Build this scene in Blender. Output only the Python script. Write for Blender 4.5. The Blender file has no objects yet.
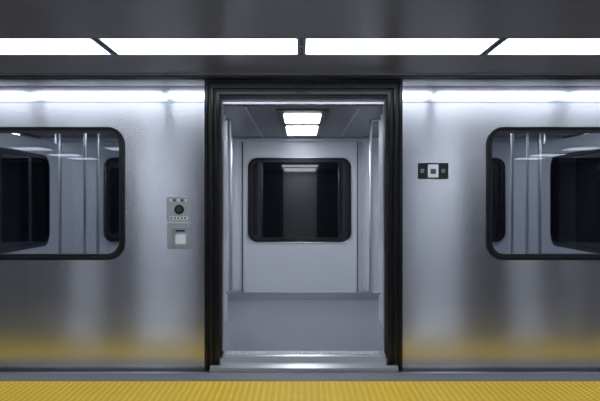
import bpy, bmesh, math
from mathutils import Vector, Matrix
S=bpy.context.scene
try:
    S.view_settings.view_transform='Standard'
    S.view_settings.look='None'
except Exception: pass
CZ=1.27; F=667.0; D0=5.0
def X(px,D=D0): return (px-300)*D/F
def Z(py,D=D0): return CZ+(200.5-py)*D/F

# ---------- materials ----------
def mat(name,col,rough=.5,metal=0,emit=None,es=0,noise=None,aniso=0,spec=None,coat=0):
    m=bpy.data.materials.new(name); m.use_nodes=True
    nt=m.node_tree; b=nt.nodes['Principled BSDF']
    b.inputs['Base Color'].default_value=(*col,1)
    b.inputs['Roughness'].default_value=rough
    b.inputs['Metallic'].default_value=metal
    if spec is not None: b.inputs['Specular IOR Level'].default_value=spec
    if coat: b.inputs['Coat Weight'].default_value=coat
    if emit:
        b.inputs['Emission Color'].default_value=(*emit,1); b.inputs['Emission Strength'].default_value=es
    if noise:
        scale,amt,ra=noise
        tc=nt.nodes.new('ShaderNodeTexCoord'); mp=nt.nodes.new('ShaderNodeMapping')
        mp.inputs['Scale'].default_value=scale
        n=nt.nodes.new('ShaderNodeTexNoise'); n.inputs['Scale'].default_value=1; n.inputs['Detail'].default_value=5
        nt.links.new(tc.outputs['Object'],mp.inputs[0]); nt.links.new(mp.outputs[0],n.inputs['Vector'])
        r=nt.nodes.new('ShaderNodeMapRange'); r.inputs[3].default_value=max(0,rough-ra); r.inputs[4].default_value=rough+ra
        nt.links.new(n.outputs['Fac'],r.inputs[0]); nt.links.new(r.outputs[0],b.inputs['Roughness'])
        cr=nt.nodes.new('ShaderNodeMapRange'); cr.inputs[3].default_value=1-amt; cr.inputs[4].default_value=1+amt
        nt.links.new(n.outputs['Fac'],cr.inputs[0])
        vm=nt.nodes.new('ShaderNodeVectorMath'); vm.operation='SCALE'; vm.inputs[0].default_value=col
        nt.links.new(cr.outputs[0],vm.inputs['Scale']); nt.links.new(vm.outputs[0],b.inputs['Base Color'])
    if aniso:
        b.inputs['Anisotropic'].default_value=aniso
        c=nt.nodes.new('ShaderNodeCombineXYZ'); c.inputs[2].default_value=1
        nt.links.new(c.outputs[0],b.inputs['Tangent'])
    return m
def glass(name,tint,refl=.9,rough=.0,extra=0.0):
    m=bpy.data.materials.new(name); m.use_nodes=True; nt=m.node_tree
    nt.nodes.remove(nt.nodes['Principled BSDF'])
    t=nt.nodes.new('ShaderNodeBsdfTransparent'); t.inputs[0].default_value=(*tint,1)
    g=nt.nodes.new('ShaderNodeBsdfGlossy'); g.inputs['Color'].default_value=(.9,.93,1,1); g.inputs['Roughness'].default_value=rough
    f=nt.nodes.new('ShaderNodeFresnel'); f.inputs[0].default_value=1.5
    a=nt.nodes.new('ShaderNodeMath'); a.operation='ADD'; a.inputs[1].default_value=extra
    mx=nt.nodes.new('ShaderNodeMixShader')
    nt.links.new(f.outputs[0],a.inputs[0]); nt.links.new(a.outputs[0],mx.inputs[0])
    nt.links.new(t.outputs[0],mx.inputs[1]); nt.links.new(g.outputs[0],mx.inputs[2])
    nt.links.new(mx.outputs[0],nt.nodes['Material Output'].inputs[0])
    return m

M={}
M['steel']=mat('brushed_steel',(.70,.72,.78),.17,1,noise=((.6,3,160),.03,.015),aniso=.97)
M['polish']=mat('polished_steel',(.60,.62,.69),.12,1,noise=((.5,2,90),.03,.02))
M['satin']=mat('satin_aluminium',(.60,.62,.67),.3,1,noise=((20,20,20),.03,.02))
M['sill']=mat('sill_aluminium',(.50,.51,.55),.35,.8,noise=((40,40,40),.05,.03))
M['black']=mat('black_rubber',(.006,.006,.008),.35,noise=((30,30,30),.1,.05))
M['black2']=mat('black_anodised',(.012,.013,.017),.2,.3,noise=((30,30,30),.1,.03))
M['dkmetal']=mat('dark_metal',(.12,.125,.15),.3,.8,noise=((20,20,20),.05,.03))
M['inner']=mat('interior_laminate',(.64,.66,.71),.36,.15,noise=((.5,.5,.5),.01,.005))
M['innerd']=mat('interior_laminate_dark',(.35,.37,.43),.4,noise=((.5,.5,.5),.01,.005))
M['ceilin']=mat('interior_ceiling',(.26,.27,.31),.35,.2,noise=((.5,.5,.5),.01,.005))
M['floorin']=mat('car_floor_rubber',(.19,.20,.235),.34,noise=((1,1,1),.02,.01))
M['dglass']=mat('dark_window_glass',(.005,.006,.009),.03,0,noise=((2,2,2),.02,.005),spec=.95)
M['glass']=glass('window_glass',(.68,.70,.74))
M['lamp']=mat('lamp_diffuser',(.9,.92,1),.5,emit=(.86,.92,1),es=7)
M['lampin']=mat('car_lamp_diffuser',(.9,.92,1),.5,emit=(.88,.93,1),es=13)
M['ceil']=mat('platform_ceiling_panel',(.38,.39,.45),.32,.5,noise=((1,1,1),.02,.02))
M['conc']=mat('platform_edge_concrete',(.17,.175,.20),.55,noise=((90,90,90),.2,.08))
M['floor']=mat('platform_floor_tile',(.13,.13,.15),.14,noise=((20,20,20),.12,.04),spec=.8)
M['wall']=mat('platform_wall_tile',(.86,.87,.90),.35,noise=((5,5,5),.05,.05))
M['wallt']=mat('tunnel_wall_concrete',(.2,.2,.22),.7,noise=((5,5,5),.05,.05))
M['added_pier']=mat('added_pier_dark',(.03,.032,.04),.35,noise=((5,5,5),.05,.05))  # for the unseen piers added to stripe the steel reflections
M['yellow']=mat('yellow_tactile',(.68,.44,.02),.5,noise=((25,25,25),.06,.05))
M['yellow2']=mat('yellow_tactile_stud',(.88,.63,.06),.45,noise=((25,25,25),.06,.05))
M['plate']=mat('plate_grey',(.46,.48,.52),.35,.5,noise=((30,30,30),.04,.04))
M['white']=mat('white_plastic',(.8,.82,.85),.4,noise=((30,30,30),.02,.02))
M['green']=mat('green_button',(.02,.05,.04),.3,noise=((30,30,30),.02,.02))
M['dark']=mat('tunnel_dark',(.01,.01,.012),.9,noise=((3,3,3),.1,.05))

# ---------- geometry helpers ----------
def link(o,parent=None,m=None):
    S.collection.objects.link(o)
    if m: 
        o.data.materials.clear(); o.data.materials.append(M[m])
    if parent: o.parent=parent
    return o
def empty(name,loc=(0,0,0)):
    e=bpy.data.objects.new(name,None); S.collection.objects.link(e); e.location=(0,0,0); e.empty_display_size=.2; return e
def rrect(x0,x1,z0,z1,r,n=10):
    if r<=0: return [(x0,z0),(x1,z0),(x1,z1),(x0,z1)]
    p=[]
    for cx,cz,a0 in ((x1-r,z0+r,-90),(x1-r,z1-r,0),(x0+r,z1-r,90),(x0+r,z0+r,180)):
        for i in range(n+1):
            a=math.radians(a0+90*i/n); p.append((cx+r*math.cos(a),cz+r*math.sin(a)))
    return p
def curve_mesh(name,c):
    t=bpy.data.objects.new('tmp',c)
    me=bpy.data.meshes.new_from_object(t)
    bpy.data.objects.remove(t); bpy.data.curves.remove(c); me.name=name
    return me
def plate(name,loops,y0,y1,m,parent=None,bev=0,axis='Y'):
    c=bpy.data.curves.new(name,'CURVE'); c.dimensions='2D'; c.fill_mode='BOTH'
    c.extrude=max((y1-y0)/2-bev,1e-4); c.bevel_depth=bev; c.bevel_resolution=2; c.offset=-bev
    for lp in loops:
        s=c.splines.new('POLY'); s.points.add(len(lp)-1); s.use_cyclic_u=True
        for i,(a,b) in enumerate(lp): s.points[i].co=(a,b,0,1)
    me=curve_mesh(name,c)
    mid=(y0+y1)/2
    for v in me.vertices:
        a,b,h=v.co
        v.co=(a,mid-h,b) if axis=='Y' else (mid+h,a,b)
    me.update()
    return link(bpy.data.objects.new(name,me),parent,m)
def box(name,x0,x1,y0,y1,z0,z1,m,parent=None,bev=.003):
    me=bpy.data.meshes.new(name); bm=bmesh.new(); bmesh.ops.create_cube(bm,size=1)
    for v in bm.verts:
        v.co=((x0+x1)/2+v.co.x*(x1-x0),(y0+y1)/2+v.co.y*(y1-y0),(z0+z1)/2+v.co.z*(z1-z0))
    if bev: bmesh.ops.bevel(bm,geom=bm.edges[:],offset=min(bev,.3*min(x1-x0,y1-y0,z1-z0)),segments=2,affect='EDGES')
    bm.to_mesh(me); bm.free()
    return link(bpy.data.objects.new(name,me),parent,m)
def tube(name,pts,r,m,parent=None,res=6):
    c=bpy.data.curves.new(name,'CURVE'); c.dimensions='3D'; c.bevel_depth=r; c.bevel_resolution=res; c.use_fill_caps=True
    s=c.splines.new('POLY'); s.points.add(len(pts)-1)
    for i,p in enumerate(pts): s.points[i].co=(*p,1)
    me=curve_mesh(name,c)
    for p in me.polygons: p.use_smooth=True
    return link(bpy.data.objects.new(name,me),parent,m)
def disc(name,cx,cz,r,y0,y1,m,parent):
    return plate(name,[[(cx+r*math.cos(i*math.pi/16),cz+r*math.sin(i*math.pi/16)) for i in range(32)]],y0,y1,m,parent,bev=min(.002,(y1-y0)*.3))
def studs(name,pts,r,h,m,parent):
    """many small domes as one mesh"""
    vs=[];fs=[];n=8
    for (x,y,z) in pts:
        b=len(vs)
        for rr,hh in ((1,0),(.92,.45),(.6,.85)):
            for i in range(n):
                a=i*2*math.pi/n; vs.append((x+r*rr*math.cos(a),y+r*rr*math.sin(a),z+h*hh))
        vs.append((x,y,z+h))
        for k in range(2):
            for i in range(n): fs.append((b+k*n+i,b+k*n+(i+1)%n,b+(k+1)*n+(i+1)%n,b+(k+1)*n+i))
        for i in range(n): fs.append((b+2*n+i,b+2*n+(i+1)%n,b+3*n))
    me=bpy.data.meshes.new(name); me.from_pydata(vs,[],fs)
    me.polygons.foreach_set('use_smooth',[True]*len(fs))
    return link(bpy.data.objects.new(name,me),parent,m)

# ---------- subway car exterior ----------
car=empty('subway_car')
dx0,dx1=X(205),X(402); ox0,ox1=X(221),X(386)
dtop=Z(80); otop=Z(98)
wz0,wz1=Z(260),Z(127)
LW=(-3.05,X(125)); RW=(X(486),3.1)
WR=.13
g=.02
def U(x0,x1,zb,zt,w):
    return [(x0,zb),(x0+w,zb),(x0+w,zt-w),(x1-w,zt-w),(x1-w,zb),(x1,zb),(x1,zt),(x0,zt)]
XE=4.6
zb,zt=-.5,Z(103); zt2=Z(86); ZT=2.55
skin_holes=[rrect(LW[0]+g,LW[1]-g,wz0+g,wz1-g,WR-g),rrect(RW[0]+g,RW[1]-g,wz0+g,wz1-g,WR-g)]
outer=[(-XE,zb),(XE,zb),(XE,zt),(dx1-.02,zt),(dx1-.02,.0),(dx0+.02,.0),(dx0+.02,zt),(-XE,zt)]
plate('body_skin',[outer]+skin_holes,0,.02,'steel',car)
for i,(a,b) in enumerate(((-XE,dx0+.02),(dx1-.02,XE))):
    box('shoulder_band_%d'%i,a,b,-.004,.02,zt+.001,zt2-.004,'polish',car,.002)
    box('upper_skin_%d'%i,a,b,0,.02,zt2,ZT,'steel',car,.002)
box('header_skin',dx0+.02,dx1-.02,0,.02,dtop-.02,ZT,'steel',car,.002)
def win(name,x0,x1,z0,z1,r,ya,yb,parent,gm,w=.045,glass_y=None,gt=.006):
    e=bpy.data.objects.new(name,None); S.collection.objects.link(e); e.parent=parent
    plate(name+'_gasket',[rrect(x0,x1,z0,z1,r),rrect(x0+w*.55,x1-w*.55,z0+w*.55,z1-w*.55,r-w*.5)],ya,yb,'black2',e,bev=.003)
    plate(name+'_seal',[rrect(x0+w*.5,x1-w*.5,z0+w*.5,z1-w*.5,r-w*.45),rrect(x0+w,x1-w,z0+w,z1-w,r-w*.8)],ya+.008,yb+.01,'black',e,bev=.002)
    gy=glass_y if glass_y is not None else (ya+yb)/2+.008
    plate(name+'_glass',[rrect(x0+w*.8,x1-w*.8,z0+w*.8,z1-w*.8,r-w*.7)],gy,gy+gt,gm,e)
    return e
win('window_1',*LW,wz0,wz1,WR,-.014,.02,car,'glass')
win('window_2',*RW,wz0,wz1,WR,-.014,.02,car,'glass')

# door portal
door=bpy.data.objects.new('door_portal',None); S.collection.objects.link(door); door.parent=car
zb0=.0
plate('portal_outer',[U(dx0,dx1,zb0,dtop,.026)],-.035,.03,'black2',door,bev=.003)
plate('portal_groove',[U(dx0+.026,dx1-.026,zb0,dtop-.026,.022)],-.012,.03,'black',door,bev=.002)
plate('portal_mid',[U(dx0+.048,dx1-.048,zb0,dtop-.048,.018)],-.028,.04,'black2',door,bev=.002)
plate('portal_groove_b',[U(dx0+.066,dx1-.066,zb0,dtop-.066,.018)],.0,.04,'black',door,bev=.002)
plate('portal_inner',[U(dx0+.084,dx1-.084,zb0,dtop-.084,.026)],-.010,.05,'black2',door,bev=.003)
for i,s in enumerate((-1,1)):
    e=ox0-.002 if s<0 else ox1+.002
    a,b=(e-.60,e-.02) if s<0 else (e+.02,e+.60)
    box('door_leaf_%d'%i,a,b,.065,.098,.10,otop-.005,'satin',door,.004)
    a,b=(e-.02,e+.004) if s<0 else (e-.004,e+.02)
    box('door_nosing_%d'%i,a,b,.063,.1,.10,otop-.005,'dkmetal',door,.006)
jx0,jx1=ox0-.005,ox1+.005; jt=Z(103,5.1); fz=Z(355)
outer=[(-XE,fz),(jx0,fz),(jx0,jt),(jx1,jt),(jx1,fz),(XE,fz),(XE,2.2),(-XE,2.2)]
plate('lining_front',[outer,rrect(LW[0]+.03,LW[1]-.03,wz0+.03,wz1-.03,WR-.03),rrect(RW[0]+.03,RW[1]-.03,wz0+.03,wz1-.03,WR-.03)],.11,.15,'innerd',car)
for k,W in enumerate((LW,RW)):
    plate('window_reveal_%d'%k,[rrect(W[0]+.015,W[1]-.015,wz0+.015,wz1-.015,WR-.015),rrect(W[0]+.032,W[1]-.032,wz0+.032,wz1-.032,WR-.03)],.031,.109,'dkmetal',car)
plate('jamb_trim',[U(jx0-.012,jx1+.012,fz,jt+.012,.022)],.102,.165,'satin',door,bev=.003)

# sill
sill=bpy.data.objects.new('door_sill',None); S.collection.objects.link(sill); sill.parent=car
sx0,sx1=X(211),X(397)
def prism(name,x0,x1,prof,m,parent):
    me=bpy.data.meshes.new(name); n=len(prof)
    vs=[(x0,y,z) for y,z in prof]+[(x1,y,z) for y,z in prof]
    fs=[tuple(range(n)),tuple(reversed(range(n,2*n)))]+[(i,i+n,(i+1)%n+n,(i+1)%n) for i in range(n)]
    me.from_pydata(vs,[],fs); bm=bmesh.new(); bm.from_mesh(me); bmesh.ops.recalc_face_normals(bm,faces=bm.faces[:]); bm.to_mesh(me); bm.free()
    return link(bpy.data.objects.new(name,me),parent,m)
prism('sill_ramp',sx0+.085,sx1-.085,[(-.045,.012),(-.045,.03),(.0,.055),(.01,fz-.012),(.03,fz-.004),(.15,fz),(.15,.012)],'sill',sill)
prism('sill_nose',sx0,sx1,[(-.07,.006),(-.07,.03),(-.04,.045),(-.04,.006)],'sill',sill)
pts=[]
for row in range(2):
    for i in range(46):
        pts.append((ox0+.04+(ox1-ox0-.08)*(i+.5*row)/46,.05+.05*row,fz-.002))
studs('sill_studs',pts,.009,.008,'white',sill)

# ---------- interior ----------
YB=2.8
inn=bpy.data.objects.new('car_interior',None); S.collection.objects.link(inn); inn.parent=car
box('car_floor',-XE,XE,.152,YB,fz-.06,fz,'floorin',inn,0)
jc=2.0
box('car_ceiling',-XE,XE,.152,YB,jc,jc+.05,'ceilin',inn,0)
for i,s in enumerate((-1,1)):
    box('car_end_wall_%d'%i,s*XE-.03,s*XE+.03,.15,YB+.05,fz-.05,2.1,'inner',inn,0)
DB=D0+YB
bz0,bz1=Z(242,DB),Z(158,DB)
wins=[(X(248,DB),X(351,DB)),(X(104,DB),X(104,DB)+1.12),(X(505,DB)-1.12,X(505,DB)),(-4.35,X(42,DB)),(X(552,DB),4.35)]
holes=[rrect(a+.02,b-.02,bz0+.02,bz1-.02,.09) for a,b in wins]
plate('lining_back',[[(-XE,fz),(XE,fz),(XE,jc),(-XE,jc)]]+holes,YB,YB+.05,'inner',inn)
for i,(a,b) in enumerate(wins):
    win('window_%d'%(i+3),a,b,bz0,bz1,.11,YB-.02,YB+.03,inn,'dglass',w=.05,glass_y=YB+.012)
    plate('window_trim_%d'%(i+3),[rrect(a-.012,b+.012,bz0-.012,bz1+.012,.12),rrect(a+.001,b-.001,bz0+.001,bz1-.001,.11)],YB-.024,YB-.002,'satin',inn,bev=.003)
a,b=X(243,DB),X(357,DB)
plate('bay_panel',[rrect(a,b,Z(293,DB),Z(136,DB),.05),rrect(wins[0][0]-.01,wins[0][1]+.01,bz0-.01,bz1+.01,.12)],YB-.014,YB,'inner',inn,bev=.005)
plate('bay_seam',[rrect(a-.012,b+.012,Z(294,DB)-.004,Z(135,DB)+.01,.06),rrect(a+.002,b-.002,Z(293,DB)+.002,Z(136,DB)-.002,.05)],YB-.003,YB-.0005,'dkmetal',inn)
for i,s in enumerate((-1,1)):
    xx=.02+s*.76
    box('wall_pilaster_%d'%i,xx-.05,xx+.05,YB-.10,YB,fz+.1,jc,'inner',inn,.03)
box('skirting',-XE,XE,YB-.03,YB-.001,fz,fz+.09,'satin',inn,.006)
box('cove',-XE,XE,YB-.12,YB,jc-.045,jc-.001,'inner',inn,.02)
for i,xc in enumerate((0.02,-1.6,1.64,-3.2,3.24)):
    e=bpy.data.objects.new('ceiling_lamp_%d'%i,None); S.collection.objects.link(e); e.parent=inn
    pw=.165
    box('lamp_housing_%d'%i,xc-pw-.05,xc+pw+.05,.3,2.7,jc-.014,jc-.001,'dkmetal',e,.004)
    y=.55
    for k,(ln,gap) in enumerate(((.26,.05),(.26,.34),(.36,.07),(.36,0))):
        box('lamp_panel_%d_%d'%(i,k),xc-pw+.01,xc+pw-.01,y,y+ln,jc-.022,jc-.013,'lampin',e,.003)
        y+=ln+gap
for i,s in enumerate((-1,1)):
    xx=.02+s*.44
    box('ceiling_rib_%d'%i,xx-.010,xx+.010,.2,YB-.13,jc-.016,jc-.001,'satin',inn,.004)
def pole(name,px,Y,z0,z1,r=.016):
    x=X(px,D0+Y)
    e=bpy.data.objects.new(name,None); S.collection.objects.link(e)
    tube('pole_tube',[(x,Y,z0),(x,Y,z1)],r,'satin',e)
    for z in (z0,z1-.02): 
        tube('pole_flange',[(x,Y,z),(x,Y,z+.02)],r*1.9,'satin',e)
    return e
for s in (-1,1):
    e=bpy.data.objects.new('draught_screen',None); S.collection.objects.link(e); e.parent=inn
    xx=(ox0-.035) if s<0 else (ox1+.035)
    box('screen_board',xx-.012,xx+.012,.17,.66,fz+.15,jc-.02,'inner',e,.006)
    hx=X(230.5,5.55) if s<0 else X(370.8,5.55)
    hp=[(xx,.55,.50)]
    for t in range(7):
        a=math.pi/2*t/6; hp.append((hx+s*.03*(1-math.sin(a)),.55,.50+.03*(1-math.cos(a))))
    hp+=[(hx,.55,1.93),(xx,.55,1.955)]
    tube('grab_handle',hp,.015,'satin',e)
for px,Y,r in ((85,1.6,.014),(98,2.2,.016),(512,1.6,.014),(527,2.2,.016)):
    pole('grab_pole',px,Y,fz,jc,r)
for i,s in enumerate((-1,1)):
    xx=s*2.55
    e=empty('partition_screen')
    ya,yb=.35,2.0
    plate('screen_panel',[[(ya,fz),(yb,fz),(yb,1.86),(ya,1.86)],rrect(.52,1.72,.84,1.70,.12)],xx-.015,xx+.015,'inner',e,axis='X')
    plate('screen_gasket',[rrect(.50,1.74,.82,1.72,.14),rrect(.54,1.70,.86,1.68,.11)],xx-.022,xx+.022,'black2',e,axis='X')
    plate('screen_glass',[rrect(.53,1.71,.85,1.69,.11)],xx-.004,xx+.004,'dglass',e,axis='X')
    tube('screen_post',[(xx,2.03,fz),(xx,2.03,jc)],.035,'satin',e)
box('tunnel_wall',-5,5,YB+.9,YB+1,-.5,2.6,'dark',None,0)

# ---------- control panels ----------
cp=empty('door_control_panel')
plate('intercom_plate',[rrect(X(167),X(190),Z(221),Z(196.5),.008)],-.012,0,'plate',cp,bev=.002)
disc('intercom_ring',X(179.5),Z(209.5),.036,-.018,-.012,'black2',cp)
disc('intercom_button',X(179.5),Z(209.5),.022,-.026,-.018,'green',cp)
box('intercom_label',X(170),X(188),-.0145,-.012,Z(219.5),Z(216.5),'white',cp,.0005)
for k in range(5):
    box('label_glyph_%d'%k,X(171+k*3.4),X(172.8+k*3.4),-.0155,-.0144,Z(218.8),Z(217.2),'black',cp,0)
    box('icon_%d'%k,X(170+k*3.8),X(172+k*3.8),-.0145,-.012,Z(201.5),Z(199),'black' if k%2 else 'white',cp,0)
plate('lock_plate',[rrect(X(167.5),X(190.5),Z(249),Z(222.5),.008)],-.012,0,'plate',cp,bev=.002)
plate('lock_recess',[rrect(X(173),X(187),Z(246),Z(227),.006)],-.0145,-.012,'satin',cp,bev=.0008)
plate('lock_card',[rrect(X(176),X(186),Z(244),Z(234),.004)],-.018,-.0145,'white',cp,bev=.001)
box('lock_slot',X(176),X(185),-.016,-.0145,Z(231.5),Z(230),'black',cp,0)
for (a,b) in ((169,224.5),(188.8,224.5),(169,247),(188.8,247),(169,198.5),(188.5,198.5)):
    disc('screw',X(a),Z(b),.004,-.015,-.012,'satin',cp)
sp=empty('door_status_panel')
plate('status_plate',[rrect(X(418),X(448),Z(179),Z(163),.006)],-.014,0,'black2',sp,bev=.002)
plate('status_screen',[rrect(X(427.5),X(438),Z(177.5),Z(164.5),.003)],-.018,-.014,'white',sp,bev=.001)
plate('status_lens',[rrect(X(430),X(435.5),Z(174),Z(169),.003)],-.020,-.018,'dkmetal',sp,bev=.0005)
for k,px in enumerate((422,443)):
    disc('status_icon_%d'%k,X(px),Z(171),.014,-.016,-.014,'plate',sp)
    disc('status_icon_in_%d'%k,X(px),Z(171),.008,-.018,-.016,'black',sp)

# ---------- platform ----------
PE=-.08
Yy=-(D0-CZ*F/180.5)
YC=-9.5
box('platform_edge',-6,6,Yy+.002,PE,-.25,0,'conc',None,.006)
box('trim_1',-6,6,PE-.02,PE+.015,-.06,.004,'satin',None,.003)
e=empty('tactile_paving')
box('tactile_base',-6,6,Yy-.62,Yy,-.2,.0,'yellow',e,.003)
p=.042
studs('tactile_studs',[(-4+(i+.5)*p,Yy-.03-(j+.5)*p,-.0005) for j in range(13) for i in range(int(8/p))],.0125,.006,'yellow2',e)
box('floor',-6,6,YC,Yy-.622,-.2,0,'floor',None,0)
cz=2.2
ya,yb=-1.17,-.74
box('ceiling_edge_panel',-6,6,yb+.01,-.05,cz,cz+.2,'ceil',None,0)
box('trim_2',-6,6,-.13,-.10,cz-.012,cz+.0,'satin',None,.002)
box('trim_3',-6,6,-.09,-.05,cz-.02,cz+.0,'dkmetal',None,.004)
box('ceiling',-6,6,YC,ya-.01,cz,cz+.2,'ceil',None,0)
box('ceiling_lamp_tray',-6,6,ya-.01,yb+.01,cz+.06,cz+.2,'dkmetal',None,0)
xs=[-4.69,-3.52,-2.35,-1.18,.01,1.17,2.34,3.51,4.68]
for a,b in zip(xs[:-1],xs[1:]):
    e=empty('ceiling_strip_light')
    box('light_diffuser',a+.028,b-.028,ya+.012,yb-.012,cz+.004,cz+.03,'lamp',e,.004)
    plate_l=[[(a+.008,ya),(b-.008,ya),(b-.008,yb),(a+.008,yb)],[(a+.026,ya+.010),(b-.026,ya+.010),(b-.026,yb-.010),(a+.026,yb-.010)]]
    o=plate('light_bezel',plate_l,0,.05,'satin',e)
    for v in o.data.vertices:
        x,y,z=v.co; v.co=(x,z,cz+y)
    o.data.update()
for x,w2 in ((-4.55,.25),(-2.85,.40),(0.0,.45),(2.8,.40),(4.8,.25)):  # unseen lamps added behind the camera to brighten and streak the steel
    for yy in (-6.3,-7.9,-8.95):
        e=empty('added_lamp')
        box('added_lamp_body',x-w2-.04,x+w2+.04,yy-.29,yy+.29,cz-.05,cz-.002,'dkmetal',e,.005)
        box('added_lamp_lens',x-w2,x+w2,yy-.25,yy+.25,cz-.06,cz-.045,'lamp',e,.005)
box('wall_rear',-6,6,YC-.1,YC,-.2,cz+.2,'wall',None,0)
for a,b in ((-6.0,-4.95),(-4.15,-3.5),(-2.2,-.5),(.5,2.15),(3.5,4.45),(5.15,5.55)):  # invented dark piers behind the camera, breaking up reflections in the steel
    box('added_pier',a,b,YC+.002,YC+.25,.002,cz-.002,'added_pier',None,.01)
box('wall_left',-6.1,-6,YC,3.9,-.5,2.6,'wallt',None,0)
box('wall_right',6,6.1,YC,3.9,-.5,2.6,'wallt',None,0)

w=bpy.data.worlds.new('World'); S.world=w; w.use_nodes=True
w.node_tree.nodes['Background'].inputs[0].default_value=(.5,.56,.7,1)
w.node_tree.nodes['Background'].inputs[1].default_value=.3
cam=bpy.data.cameras.new('camera'); cam.sensor_width=36; cam.lens=36*F/600
co=bpy.data.objects.new('camera',cam); S.collection.objects.link(co); co.location=(0,-D0,CZ); co.rotation_euler=(math.pi/2,0,0)
S.camera=co
